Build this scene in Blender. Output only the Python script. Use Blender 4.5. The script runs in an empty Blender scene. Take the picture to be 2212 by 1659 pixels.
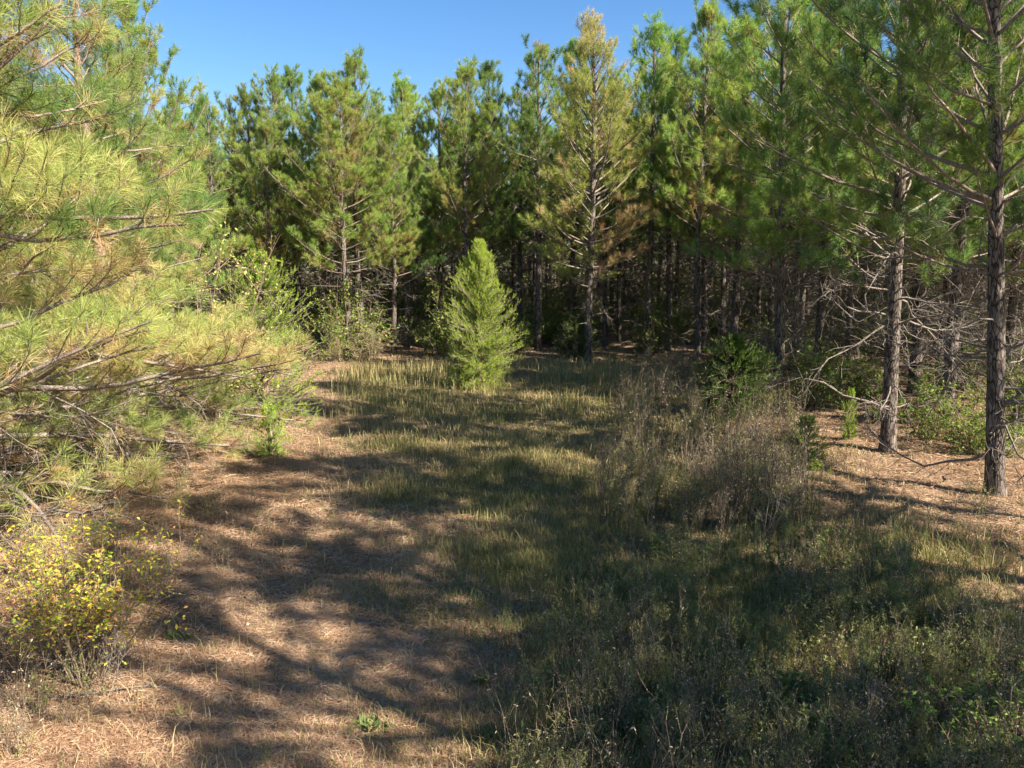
import bpy, math
import numpy as np
from mathutils import Vector

R = math.radians
C = bpy.context.scene.collection
rng = np.random.default_rng(11)
PW = 2212.0                      # reference grid used to read positions off the photograph
F = 770.0; PITCH = math.atan(114 / F); CAMH = 3.2
SUN_AZ, SUN_EL = R(123), R(38)

# ------------------------------------------------------------------ camera maths
def ray(px, py):
    x = (px - 1106) * 1024 / PW / F
    y = (384 - py * 1024 / PW) / F
    cp, sp = math.cos(PITCH), math.sin(PITCH)
    return np.array([x, cp + y * sp, -sp + y * cp])
def gz(x, y):
    x = np.asarray(x, float); y = np.asarray(y, float)
    return (0.05 * np.sin(x * .55 + 1.3) * np.cos(y * .43 + .4) + 0.03 * np.sin(x * 1.7 + y * 1.1)
            + 0.018 * np.sin(x * 3.9 - y * 2.6 + 1) + 0.01 * np.sin(x * 7.7 + y * 8.9))
def G(px, py):
    d = ray(px, py); t = -CAMH / d[2]
    p = d * t
    return np.array([p[0], p[1], 0.0])
def At(px, py, Y):
    d = ray(px, py); t = Y / d[1]
    return np.array([0, 0, CAMH]) + d * t

# ------------------------------------------------------------------ geometry store
class Geo:
    def __init__(s): s.v = []; s.f3 = []; s.f4 = []; s.tone = []; s.m3 = []; s.m4 = []; s.n = 0
    def add(s, v, f3=None, f4=None, tone=0.5, mat=0):
        v = np.asarray(v, np.float32).reshape(-1, 3)
        s.v.append(v)
        s.tone.append(np.broadcast_to(np.asarray(tone, np.float32), (len(v),)).copy())
        if f3 is not None and len(f3): s.f3.append(np.asarray(f3, np.int32).reshape(-1, 3) + s.n); s.m3.append(np.full(len(s.f3[-1]), mat, np.int32))
        if f4 is not None and len(f4): s.f4.append(np.asarray(f4, np.int32).reshape(-1, 4) + s.n); s.m4.append(np.full(len(s.f4[-1]), mat, np.int32))
        s.n += len(v)
    def arrays(s):
        v = np.concatenate(s.v) if s.v else np.zeros((0, 3), np.float32)
        t = np.concatenate(s.tone) if s.tone else np.zeros(0, np.float32)
        f3 = np.concatenate(s.f3) if s.f3 else np.zeros((0, 3), np.int32)
        f4 = np.concatenate(s.f4) if s.f4 else np.zeros((0, 4), np.int32)
        m3 = np.concatenate(s.m3) if s.m3 else np.zeros(0, np.int32)
        m4 = np.concatenate(s.m4) if s.m4 else np.zeros(0, np.int32)
        return v, t, f3, f4, m3, m4
    def merge(s, o, pos, rot, scl, tone_shift=None):
        """many rotated and scaled copies of o inside one stuff mesh"""
        v, t, f3, f4, m3, m4 = o.arrays()
        k = len(pos); n = len(v)
        c, sn = np.cos(rot)[:, None], np.sin(rot)[:, None]
        X = (v[None, :, 0] * c - v[None, :, 1] * sn) * scl[:, None] + pos[:, 0:1]
        Y = (v[None, :, 0] * sn + v[None, :, 1] * c) * scl[:, None] + pos[:, 1:2]
        Z = v[None, :, 2] * scl[:, None] + pos[:, 2:3]
        V = np.stack([X, Y, Z], -1).reshape(-1, 3)
        T = np.tile(t, k).reshape(k, n)
        if tone_shift is not None: T = np.clip(T + tone_shift[:, None], 0, 1)
        off = (np.arange(k) * n)[:, None, None]
        base = s.n
        s.v.append(V.astype(np.float32)); s.tone.append(T.reshape(-1).astype(np.float32))
        if len(f3): s.f3.append((f3[None] + off).reshape(-1, 3).astype(np.int32) + base); s.m3.append(np.tile(m3, k))
        if len(f4): s.f4.append((f4[None] + off).reshape(-1, 4).astype(np.int32) + base); s.m4.append(np.tile(m4, k))
        s.n += len(V)
    def mesh(s, name, mats, smooth=True):
        v, t, f3, f4, m3, m4 = s.arrays()
        me = bpy.data.meshes.new(name)
        me.vertices.add(len(v)); me.vertices.foreach_set('co', v.ravel())
        nl = len(f3) * 3 + len(f4) * 4
        me.loops.add(nl); me.loops.foreach_set('vertex_index', np.concatenate([f3.ravel(), f4.ravel()]).astype(np.int32))
        st = np.concatenate([np.arange(len(f3)) * 3, len(f3) * 3 + np.arange(len(f4)) * 4]).astype(np.int32)
        me.polygons.add(len(st)); me.polygons.foreach_set('loop_start', st)
        me.polygons.foreach_set('material_index', np.concatenate([m3, m4]).astype(np.int32))
        me.polygons.foreach_set('use_smooth', np.full(len(st), smooth))
        a = me.attributes.new('tone', 'FLOAT', 'POINT'); a.data.foreach_set('value', t)
        for m in mats: me.materials.append(m)
        me.update(); me.validate()
        return me

def nrm(a): return a / np.maximum(np.linalg.norm(a, axis=-1, keepdims=True), 1e-9)
def perp_frame(d):
    ref = np.where(np.abs(d[..., 2:3]) > .9, np.array([1., 0, 0]), np.array([0, 0, 1.]))
    u = nrm(np.cross(d, ref)); return u, np.cross(d, u)
def tubes(g, P, rad, sides=5, tone=.5, mat=0):
    """P (M,K,3), rad (M,K)"""
    M, K, _ = P.shape
    if M == 0: return
    T = np.gradient(P, axis=1); T = nrm(T)
    u, w = perp_frame(nrm(P[:, -1] - P[:, 0]))
    u = nrm(u[:, None] - (u[:, None] * T).sum(-1, keepdims=True) * T); w = np.cross(T, u)
    a = np.arange(sides) * 2 * math.pi / sides
    V = P[:, :, None] + rad[:, :, None, None] * (np.cos(a)[None, None, :, None] * u[:, :, None] + np.sin(a)[None, None, :, None] * w[:, :, None])
    i = np.arange(M)[:, None, None]; k = np.arange(K - 1)[None, :, None]; s = np.arange(sides)[None, None, :]
    b = i * K * sides + k * sides
    s2 = (s + 1) % sides
    f = np.stack([b + s, b + s2, b + sides + s2, b + sides + s], -1).reshape(-1, 4)
    tn = tone if np.isscalar(tone) else np.repeat(np.asarray(tone), K * sides)
    g.add(V.reshape(-1, 3), f4=f, tone=tn, mat=mat)
def grow(p0, d0, L, K, up=0.0, wig=0.0, rg=rng):
    M = len(p0); P = np.zeros((M, K, 3)); P[:, 0] = p0
    d = nrm(d0.copy()); st = (np.asarray(L) / (K - 1))[:, None]
    up = np.broadcast_to(np.asarray(up, float), (M,))[:, None]
    for k in range(1, K):
        d = nrm(d + up * np.array([0, 0, 1.]) + wig * rg.normal(size=(M, 3)))
        P[:, k] = P[:, k - 1] + d * st
    return P
def sample(P, t):
    """P (M,K,3), t (M,n) in 0..1 -> points and tangents (M,n,3)"""
    M, K, _ = P.shape
    x = t * (K - 1); i = np.clip(x.astype(int), 0, K - 2); fr = (x - i)[..., None]
    m = np.arange(M)[:, None]
    a, b = P[m, i], P[m, i + 1]
    return a + (b - a) * fr, nrm(b - a)

def needles(g, P, D, L, W, tone, mat, rg, droop=.25, seg=2):
    """thin needle blades: P origins, D directions (N,3), L lengths, W widths"""
    N = len(P)
    u, w = perp_frame(D)
    a = rg.uniform(0, 2 * math.pi, N)[:, None]
    s = (np.cos(a) * u + np.sin(a) * w) * W[:, None] * .5
    if seg == 1:
        V = np.stack([P - s, P + s, P + D * L[:, None] - np.array([0, 0, 1.]) * (droop * .4 * L)[:, None]], 1)
        f = np.arange(N)[:, None] * 3 + np.array([0, 1, 2])
        g.add(V.reshape(-1, 3), f3=f, tone=np.repeat(tone, 3), mat=mat)
    else:
        mid = P + D * (L * .55)[:, None]; tip = P + D * L[:, None] - np.array([0, 0, 1.]) * (droop * L)[:, None]
        V = np.stack([P - s * .7, P + s * .7, mid + s, mid - s, tip], 1)
        b = np.arange(N)[:, None] * 5
        g.add(V.reshape(-1, 3), f4=b + np.array([0, 1, 2, 3]), f3=b + np.array([3, 2, 4]), tone=np.repeat(tone, 5), mat=mat)

def tufts(g, P, D, n, Ln, W, tone, mat, rg, spread=(.35, 1.35), back=.16, droop=.2, seg=1):
    """a needle tuft at each twig end: P tip points, D twig directions, tone per tuft"""
    M = len(P)
    if M == 0: return
    th = rg.uniform(spread[0], spread[1], (M, n)); ph = rg.uniform(0, 2 * math.pi, (M, n))
    u, w = perp_frame(D)
    dirs = D[:, None] * np.cos(th)[..., None] + (u[:, None] * np.cos(ph)[..., None] + w[:, None] * np.sin(ph)[..., None]) * np.sin(th)[..., None]
    bk = (th / spread[1]) * back * rg.uniform(.5, 1.1, (M, n))
    org = P[:, None] - D[:, None] * bk[..., None]
    L = Ln * rg.uniform(.75, 1.15, (M, n)) * rg.uniform(.8, 1.15, (M, 1))
    tn = np.clip(tone[:, None] + rg.normal(0, .05, (M, n)), 0, 1)
    needles(g, org.reshape(-1, 3), nrm(dirs).reshape(-1, 3), L.ravel(), np.full(M * n, W), tn.ravel(), mat, rg, droop, seg)

# ------------------------------------------------------------------ materials
def mat_new(name):
    m = bpy.data.materials.new(name); m.use_nodes = True; nt = m.node_tree; nt.nodes.clear()
    return m, nt, nt.nodes, nt.links
def ramp(N, stops):
    r = N.new('ShaderNodeValToRGB'); e = r.color_ramp.elements
    while len(e) < len(stops): e.new(.5)
    for el, (p, c) in zip(e, stops): el.position = p; el.color = (*c, 1)
    return r
def leaf_mat(name, stops, trans=.35, rough=.55, vary=.25, spec=.25, tcol=1.25):
    m, nt, N, Lk = mat_new(name)
    at = N.new('ShaderNodeAttribute'); at.attribute_name = 'tone'
    oi = N.new('ShaderNodeObjectInfo')
    r = ramp(N, stops); Lk.new(at.outputs['Fac'], r.inputs[0])
    hsv = N.new('ShaderNodeHueSaturation')
    mr = N.new('ShaderNodeMapRange'); mr.inputs[3].default_value = 1 - vary; mr.inputs[4].default_value = 1 + vary
    mh = N.new('ShaderNodeMapRange'); mh.inputs[3].default_value = .488; mh.inputs[4].default_value = .512
    Lk.new(oi.outputs['Random'], mr.inputs[0]); Lk.new(mr.outputs[0], hsv.inputs['Value'])
    wn = N.new('ShaderNodeTexWhiteNoise'); wn.noise_dimensions = '1D'; Lk.new(oi.outputs['Random'], wn.inputs['W'])
    Lk.new(wn.outputs['Value'], mh.inputs[0]); Lk.new(mh.outputs[0], hsv.inputs['Hue'])
    Lk.new(r.outputs[0], hsv.inputs['Color'])
    b = N.new('ShaderNodeBsdfPrincipled'); b.inputs['Roughness'].default_value = rough
    b.inputs['Specular IOR Level'].default_value = spec
    Lk.new(hsv.outputs[0], b.inputs['Base Color'])
    tr = N.new('ShaderNodeBsdfTranslucent')
    mx = N.new('ShaderNodeMixRGB'); mx.blend_type = 'MULTIPLY'; mx.inputs[0].default_value = 1; mx.inputs[2].default_value = (tcol, tcol, .8, 1)
    Lk.new(hsv.outputs[0], mx.inputs[1]); Lk.new(mx.outputs[0], tr.inputs['Color'])
    ms = N.new('ShaderNodeMixShader'); ms.inputs[0].default_value = trans
    Lk.new(b.outputs[0], ms.inputs[1]); Lk.new(tr.outputs[0], ms.inputs[2])
    o = N.new('ShaderNodeOutputMaterial'); Lk.new(ms.outputs[0], o.inputs[0])
    return m
def bark_mat(name, dark, light, scale=9.0, stretch=.28, bump=.7, rough=.9, lo=.35, hi=.62):
    m, nt, N, Lk = mat_new(name)
    tc = N.new('ShaderNodeTexCoord'); mp = N.new('ShaderNodeMapping'); mp.inputs['Scale'].default_value = (1, 1, stretch)
    Lk.new(tc.outputs['Object'], mp.inputs[0])
    v = N.new('ShaderNodeTexVoronoi'); v.feature = 'DISTANCE_TO_EDGE'; v.inputs['Scale'].default_value = scale * 2.2
    n0 = N.new('ShaderNodeTexNoise'); n0.inputs['Scale'].default_value = scale; n0.inputs['Detail'].default_value = 4
    mxv = N.new('ShaderNodeMixRGB'); mxv.blend_type = 'ADD'; mxv.inputs[0].default_value = .12
    Lk.new(mp.outputs[0], n0.inputs[0]); Lk.new(mp.outputs[0], mxv.inputs[1]); Lk.new(n0.outputs['Color'], mxv.inputs[2])
    Lk.new(mxv.outputs[0], v.inputs[0])
    n1 = N.new('ShaderNodeTexNoise'); n1.inputs['Scale'].default_value = scale * 1.6; n1.inputs['Detail'].default_value = 8; n1.inputs['Roughness'].default_value = .7
    Lk.new(mp.outputs[0], n1.inputs[0])
    r1 = ramp(N, [(0, (0, 0, 0)), (.12, (1, 1, 1))]); Lk.new(v.outputs['Distance'], r1.inputs[0])
    mu = N.new('ShaderNodeMath'); mu.operation = 'MULTIPLY'; Lk.new(r1.outputs[0], mu.inputs[0]); Lk.new(n1.outputs[0], mu.inputs[1])
    r = ramp(N, [(0, tuple(c * .45 for c in dark)), (lo, dark), (hi, light), (1, tuple(min(1, c * 1.2) for c in light))])
    Lk.new(mu.outputs[0], r.inputs[0])
    b = N.new('ShaderNodeBsdfPrincipled'); b.inputs['Roughness'].default_value = rough; b.inputs['Specular IOR Level'].default_value = .2
    Lk.new(r.outputs[0], b.inputs['Base Color'])
    bp = N.new('ShaderNodeBump'); bp.inputs['Strength'].default_value = bump; bp.inputs['Distance'].default_value = .02
    Lk.new(mu.outputs[0], bp.inputs['Height']); Lk.new(bp.outputs[0], b.inputs['Normal'])
    o = N.new('ShaderNodeOutputMaterial'); Lk.new(b.outputs[0], o.inputs[0])
    return m

NEEDLE = leaf_mat('pine_needles', [(0, (.075, .15, .06)), (.3, (.165, .275, .07)), (.55, (.28, .37, .08)), (.75, (.30, .31, .09)), (.88, (.36, .25, .12)), (1, (.26, .13, .06))], trans=.42, vary=.22)
NEEDLE_NEAR = leaf_mat('pine_needles_yellowing', [(0, (.05, .11, .03)), (.3, (.14, .22, .05)), (.55, (.27, .33, .085)), (.75, (.44, .40, .14)), (.88, (.50, .36, .18)), (1, (.40, .23, .11))], trans=.28, vary=.08)
NEEDLE_DYING = leaf_mat('pine_needles_dying', [(0, (.07, .13, .03)), (.3, (.22, .27, .06)), (.55, (.38, .38, .10)), (.75, (.50, .41, .20)), (.88, (.46, .31, .18)), (1, (.38, .22, .13))], trans=.38, vary=.05)
CEDAR = leaf_mat('cedar_sprays', [(0, (.035, .09, .015)), (.5, (.235, .375, .03)), (.8, (.43, .57, .05)), (1, (.45, .46, .09))], trans=.35, vary=.10, spec=.08)
GRASS = leaf_mat('grass_blades', [(0, (.075, .115, .03)), (.3, (.16, .18, .055)), (.5, (.28, .255, .105)), (.75, (.42, .34, .17)), (1, (.52, .42, .25))], trans=.3, vary=0)
STRAW = leaf_mat('fallen_pine_straw', [(0, (.10, .055, .033)), (.4, (.26, .145, .08)), (.75, (.43, .29, .175)), (1, (.54, .43, .30))], trans=.05, vary=0, rough=.6)
LEAF = leaf_mat('shrub_leaves', [(0, (.03, .075, .015)), (.4, (.10, .18, .03)), (.7, (.26, .33, .06)), (.88, (.5, .5, .16)), (1, (.35, .16, .06))], trans=.35, vary=.1)
YLEAF = leaf_mat('yellow_autumn_leaves', [(0, (.16, .26, .03)), (.35, (.36, .40, .05)), (.7, (.62, .47, .06)), (.9, (.60, .31, .07)), (1, (.5, .2, .08))], trans=.4, vary=0)
WEEDLEAF = leaf_mat('weed_leaves', [(0, (.075, .12, .035)), (.3, (.18, .22, .065)), (.55, (.31, .30, .11)), (.8, (.40, .32, .20)), (1, (.50, .43, .31))], trans=.3, vary=0)
BARK = bark_mat('pine_bark', (.065, .05, .041), (.235, .20, .17))
BARK_RED = bark_mat('upper_pine_bark', (.15, .095, .065), (.33, .25, .19), scale=14)
LIMB = bark_mat('pine_limb_bark', (.16, .12, .095), (.40, .34, .29), scale=30, bump=.3)
DEADW = bark_mat('dead_twig_bark', (.12, .097, .08), (.34, .295, .25), scale=30, bump=.2)
STEM = bark_mat('shrub_stem', (.16, .11, .07), (.40, .31, .22), scale=40, bump=.2)
WEEDSTEM = bark_mat('dry_weed_stem', (.10, .075, .05), (.27, .21, .15), scale=25, bump=.1)

def ground_mat():
    m, nt, N, Lk = mat_new('forest_ground')
    tc = N.new('ShaderNodeTexCoord')
    def noise(s, d=6, r=.6, dist=0):
        n = N.new('ShaderNodeTexNoise'); n.inputs['Scale'].default_value = s; n.inputs['Detail'].default_value = d
        n.inputs['Roughness'].default_value = r; n.inputs['Distortion'].default_value = dist; Lk.new(tc.outputs['Object'], n.inputs[0]); return n
    big, mid, fine, grit = noise(.35, 4), noise(2.3, 6, .65, .6), noise(22, 6, .75, .8), noise(95, 3, .7)
    c1 = ramp(N, [(.30, (.12, .07, .044)), (.50, (.24, .15, .09)), (.72, (.38, .265, .165))]); Lk.new(mid.outputs[0], c1.inputs[0])
    c2 = ramp(N, [(.30, (.10, .064, .042)), (.50, (.30, .21, .135)), (.70, (.50, .39, .265))]); Lk.new(fine.outputs[0], c2.inputs[0])
    mx = N.new('ShaderNodeMixRGB'); mx.inputs[0].default_value = .55; Lk.new(c1.outputs[0], mx.inputs[1]); Lk.new(c2.outputs[0], mx.inputs[2])
    g = ramp(N, [(.46, (0, 0, 0)), (.62, (1, 1, 1))]); Lk.new(big.outputs[0], g.inputs[0])
    at = N.new('ShaderNodeAttribute'); at.attribute_name = 'tone'
    gm = N.new('ShaderNodeMath'); gm.operation = 'MULTIPLY'; Lk.new(mid.outputs[0], gm.inputs[0]); Lk.new(at.outputs['Fac'], gm.inputs[1])
    gm2 = N.new('ShaderNodeMath'); gm2.operation = 'MULTIPLY'; gm2.inputs[1].default_value = 1.35; Lk.new(gm.outputs[0], gm2.inputs[0]); gm2.use_clamp = True
    gc = ramp(N, [(.3, (.085, .085, .032)), (.7, (.24, .20, .09))]); Lk.new(fine.outputs[0], gc.inputs[0])
    mx2 = N.new('ShaderNodeMixRGB'); Lk.new(gm2.outputs[0], mx2.inputs[0]); Lk.new(mx.outputs[0], mx2.inputs[1]); Lk.new(gc.outputs[0], mx2.inputs[2])
    gr = ramp(N, [(.30, (.55, .5, .48)), (.5, (1, 1, 1)), (.68, (1.0, 1.0, 1.0))]); Lk.new(grit.outputs[0], gr.inputs[0])
    mx3 = N.new('ShaderNodeMixRGB'); mx3.blend_type = 'MULTIPLY'; mx3.inputs[0].default_value = .8; Lk.new(mx2.outputs[0], mx3.inputs[1]); Lk.new(gr.outputs[0], mx3.inputs[2])
    b = N.new('ShaderNodeBsdfPrincipled'); b.inputs['Roughness'].default_value = .95; b.inputs['Specular IOR Level'].default_value = .1
    Lk.new(mx3.outputs[0], b.inputs['Base Color'])
    ad = N.new('ShaderNodeMath'); ad.operation = 'ADD'; Lk.new(fine.outputs[0], ad.inputs[0]); Lk.new(grit.outputs[0], ad.inputs[1])
    bp = N.new('ShaderNodeBump'); bp.inputs['Strength'].default_value = .9; bp.inputs['Distance'].default_value = .03
    Lk.new(ad.outputs[0], bp.inputs['Height']); Lk.new(bp.outputs[0], b.inputs['Normal'])
    o = N.new('ShaderNodeOutputMaterial'); Lk.new(b.outputs[0], o.inputs[0])
    return m
GROUND = ground_mat()

# ------------------------------------------------------------------ object helpers
def tag(o, label=None, cat=None, group=None, kind=None):
    if label: o['label'] = label
    if cat: o['category'] = cat
    if group: o['group'] = group
    if kind: o['kind'] = kind
    return o
def mobj(name, me, parent=None):
    o = bpy.data.objects.new(name, me); C.objects.link(o)
    if parent: o.parent = parent
    return o
class Proto:
    """a kind of plant: its parts as meshes, placed any number of times"""
    def __init__(s, name, cat, parts): s.name, s.cat, s.parts = name, cat, parts; s.first = None
    def place(s, x, y, label, group=None, rz=0., sx=1., sz=1., z=None, tilt=(0, 0), name=None, dz=-.04):
        if s.first is None or (name and name != s.name):
            o = bpy.data.objects.new(name or s.name, None); o.empty_display_size = .2; C.objects.link(o)
            kids = [mobj(n, me, o) for n, me in s.parts]
            if s.first is None: s.first = (o, kids)
        else:
            o = s.first[0].copy(); C.objects.link(o)
            for k in s.first[1]:
                c = k.copy(); C.objects.link(c); c.parent = o
        for key in ('group',):
            if key in o: del o[key]
        o.location = (x, y, (float(gz(x, y)) + dz) if z is None else z)
        o.rotation_euler = (tilt[0], tilt[1], rz); o.scale = (sx, sx, sz)
        tag(o, label, s.cat, group)
        return o

# ------------------------------------------------------------------ pine generator
def trunk_geo(g, H, r0, rg, sides=14, wob=.05, bark=0, rough=.0, top=0.02, step=.35):
    K = max(8, int(H / step))
    z = np.linspace(-.15, H, K); t = np.clip(z / H, 0, 1)
    ph = rg.uniform(0, 6, 4)
    x = wob * (np.sin(z * .5 + ph[0]) - math.sin(ph[0])) + wob * .5 * np.sin(z * 1.3 + ph[1]) * t
    y = wob * (np.sin(z * .6 + ph[2]) - math.sin(ph[2])) + wob * .5 * np.sin(z * 1.1 + ph[3]) * t
    P = np.stack([x, y, z], -1)
    r = r0 * (1 - t) ** .8 + top; r = r + r0 * .45 * np.exp(-np.maximum(z, 0) / .16)
    a = np.arange(sides) * 2 * math.pi / sides
    rr = r[:, None] * (1 + rough * rg.normal(0, 1, (K, sides)) + .04 * np.sin(3 * a + 1)[None])
    V = P[:, None] + np.stack([np.cos(a)[None] * rr, np.sin(a)[None] * rr, np.zeros((K, sides))], -1)
    k = np.arange(K - 1)[:, None]; s = np.arange(sides)[None]; s2 = (s + 1) % sides
    f = np.stack([k * sides + s, k * sides + s2, (k + 1) * sides + s2, (k + 1) * sides + s], -1).reshape(-1, 4)
    g.add(V.reshape(-1, 3), f4=f, mat=bark)
    return P, r

def pine(seed, H=12., r0=.16, live=.35, cr=2.0, nd=24, nlen=.17, nw=.007, twig_step=.2, dead_n=4, dead_len=1.3, dead_from=.8,
         whorl=.42, per=(3, 5), seg=1, tone0=.3, tone_sd=.12, inner=.25, extra=None, dying=None, sides=14, rough=0., tip_up=.09, prof=None, wob=.05, thin=1.0, el0=(0., .15), K=7, spread=(.35, 1.35), lvar=(.62, 1.15), ndroop=.2, clump=2, lowtan=0., wig=.07, dwig=.24, bthick=1.):
    rg = np.random.default_rng(seed)
    gt, gd, gc = Geo(), Geo(), Geo()
    P, r = trunk_geo(gt, H, r0, rg, sides, wob=wob, rough=rough, step=.12 if rough else .35)
    zc = P[:, 2]
    def axis(z): return np.stack([np.interp(z, zc, P[:, 0]), np.interp(z, zc, P[:, 1]), z], -1)
    def rad(z): return np.interp(z, zc, r)
    # live whorls
    zs, az, ln, el = [], [], [], []
    z = H * live
    while z < H - .35:
        t = (z - H * live) / (H * (1 - live))
        n = rg.integers(per[0], per[1] + 1); a0 = rg.uniform(0, 6.28)
        for i in range(n):
            if rg.random() > thin: continue
            zz = z + rg.normal(0, .06)
            pr = prof(t) if prof else (1 - t) ** .75 * (1 - .45 * math.exp(-t * 6)) * 1.15 + .10
            zs.append(zz); az.append(a0 + i * 6.28 / n + rg.normal(0, .25)); ln.append(cr * pr * rg.uniform(*lvar))
            el.append(rg.uniform(*el0) + t * 1.0 + rg.normal(0, .08))
        z += whorl * rg.uniform(.75, 1.25) * (1.0 - .3 * t)
    if extra:
        for (z_, a_, l_, e_) in extra: zs.append(z_); az.append(a_); ln.append(l_); el.append(e_)
    zs, az, ln, el = map(np.array, (zs, az, ln, el))
    D = np.stack([np.cos(az) * np.cos(el), np.sin(az) * np.cos(el), np.sin(el)], -1)
    B = grow(axis(zs), D, ln, K, up=tip_up, wig=wig, rg=rg)
    br = np.minimum((.009 + .0105 * ln) * bthick, rad(zs) * .6)
    tubes(gc, B, br[:, None] * np.linspace(1, .28, K)[None], 5, mat=1)
    # twigs along each branch
    tp, td, tl, tb, tt = [], [], [], [], []
    for i in range(len(zs)):
        n = max(3, int(ln[i] / twig_step))
        t = np.sort(rg.uniform(.28 if ln[i] > .8 else .12, .97, n))
        p, d = sample(B[i:i + 1], t[None]); p, d = p[0], d[0]
        side = np.where(np.arange(n) % 2 == 0, 1, -1)
        h = nrm(np.stack([-d[:, 1], d[:, 0], 0 * d[:, 0]], -1))
        dd = nrm(d * .75 + h * side[:, None] * rg.uniform(.35, 1.0, n)[:, None] + np.array([0, 0, 1.]) * rg.uniform(-.1, .55, n)[:, None])
        L = (.22 + .32 * ln[i] * (1 - t) ** .8) * rg.uniform(.6, 1.15, n)
        tp.append(p); td.append(dd); tl.append(L); tb.append(np.full(n, i)); tt.append(t)
    tp, td, tl, tb, tt = map(np.concatenate, (tp, td, tl, tb, tt))
    Tw = grow(tp, td, tl, 4, up=.16, wig=.10, rg=rg)
    tubes(gc, Tw, np.full(len(tp), 1.)[:, None] * np.linspace(.0065, .0035, 4)[None], 3, mat=1)
    # side shoots on the longer twigs
    lg = np.where(tl > (.38 if clump == 2 else .2))[0]; lg = np.repeat(lg, clump)
    t2 = rg.uniform(.35 if clump == 2 else .6, .9, len(lg))
    p2, d2 = sample(Tw[lg], t2[:, None]); p2, d2 = p2[:, 0], d2[:, 0]
    d2 = nrm(d2 + rg.normal(0, .5, d2.shape) + np.array([0, 0, .3]))
    S = grow(p2, d2, rg.uniform(.12, .3, len(lg)), 3, up=.2, wig=.08, rg=rg)
    tubes(gc, S, np.full(len(lg), 1.)[:, None] * np.linspace(.005, .003, 3)[None], 3, mat=1)
    ends = np.concatenate([B[:, -1], Tw[:, -1], S[:, -1], axis(np.array([H]))])
    dirs = np.concatenate([nrm(B[:, -1] - B[:, -2]), nrm(Tw[:, -1] - Tw[:, -2]), nrm(S[:, -1] - S[:, -2]), np.array([[0, 0, 1.]])])
    bi = np.concatenate([np.arange(len(zs)), tb, tb[lg], [0]])
    btone = rg.normal(0, tone_sd, len(zs))
    tn = tone0 + btone[bi] + rg.normal(0, tone_sd * .6, len(bi))
    tn = tn + lowtan * np.clip(1 - ends[:, 2] / 4.5, -.3, 1)
    if dying is not None: tn = dying(ends, tn, rg)
    tufts(gc, ends, dirs, nd, nlen, nw, tn, 0, rg, seg=seg, spread=spread, droop=ndroop)
    # older needles a little further down the twigs
    lg2 = np.where(tl > .25)[0]
    p3, d3 = sample(Tw[lg2], rg.uniform(.45, .75, (len(lg2), 1))); p3, d3 = p3[:, 0], d3[:, 0]
    t3 = tone0 + btone[tb[lg2]] + inner * rg.uniform(.3, 1.5, len(lg2))
    t3 = t3 + lowtan * np.clip(1 - p3[:, 2] / 4.5, -.3, 1)
    if dying is not None: t3 = dying(p3, t3, rg)
    tufts(gc, p3, d3, int(nd * .7), nlen * .9, nw, t3, 0, rg, spread=(.5, 1.5), droop=ndroop + .12, seg=seg)
    # dead lower branches
    if dead_n:
        zs = []; z = dead_from
        while z < H * live + 1.0:
            zs += [z + rg.normal(0, .08) for _ in range(rg.integers(1, dead_n + 1))]; z += whorl * .9
        zs = np.array(zs); n = len(zs); az = rg.uniform(0, 6.28, n); e = rg.uniform(-.25, .35, n)
        ln = dead_len * rg.uniform(.35, 1.35, n)
        D = np.stack([np.cos(az) * np.cos(e), np.sin(az) * np.cos(e), np.sin(e)], -1)
        DB = grow(axis(zs), D, ln, 7, up=rg.uniform(-.10, .06, n), wig=dwig, rg=rg)
        tubes(gd, DB, (.005 + .008 * ln)[:, None] * np.linspace(1, .25, 7)[None], 4)
        m = np.repeat(np.arange(n), np.maximum(2, (ln * 5).astype(int)))
        p, d = sample(DB[m], rg.uniform(.2, .95, (len(m), 1))); p, d = p[:, 0], d[:, 0]
        dd = nrm(d + rg.normal(0, .65, d.shape))
        l2 = ln[m] * rg.uniform(.12, .5, len(m))
        T2 = grow(p, dd, l2, 5, up=-.02, wig=.2, rg=rg)
        tubes(gd, T2, np.full(len(m), 1.)[:, None] * np.linspace(.0062, .003, 5)[None], 3)
        m3 = np.repeat(np.where(l2 > .3)[0], 2)
        p, d = sample(T2[m3], rg.uniform(.3, .95, (len(m3), 1))); p, d = p[:, 0], d[:, 0]
        T3 = grow(p, nrm(d + rg.normal(0, .7, d.shape)), rg.uniform(.1, .3, len(m3)), 3, wig=.2, rg=rg)
        tubes(gd, T3, np.full(len(m3), 1.)[:, None] * np.linspace(.0045, .0025, 3)[None], 3)
    nm = NEEDLE if dying is None else NEEDLE_DYING
    if seg == 2: nm = NEEDLE_NEAR
    parts = [('trunk', gt.mesh('trunk', [BARK if live > .2 else BARK_RED])), ('crown', gc.mesh('crown', [nm, LIMB]))]
    if dead_n: parts.append(('dead_branches', gd.mesh('dead_branches', [DEADW])))
    return Proto('pine_tree', 'pine tree', parts)

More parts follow.
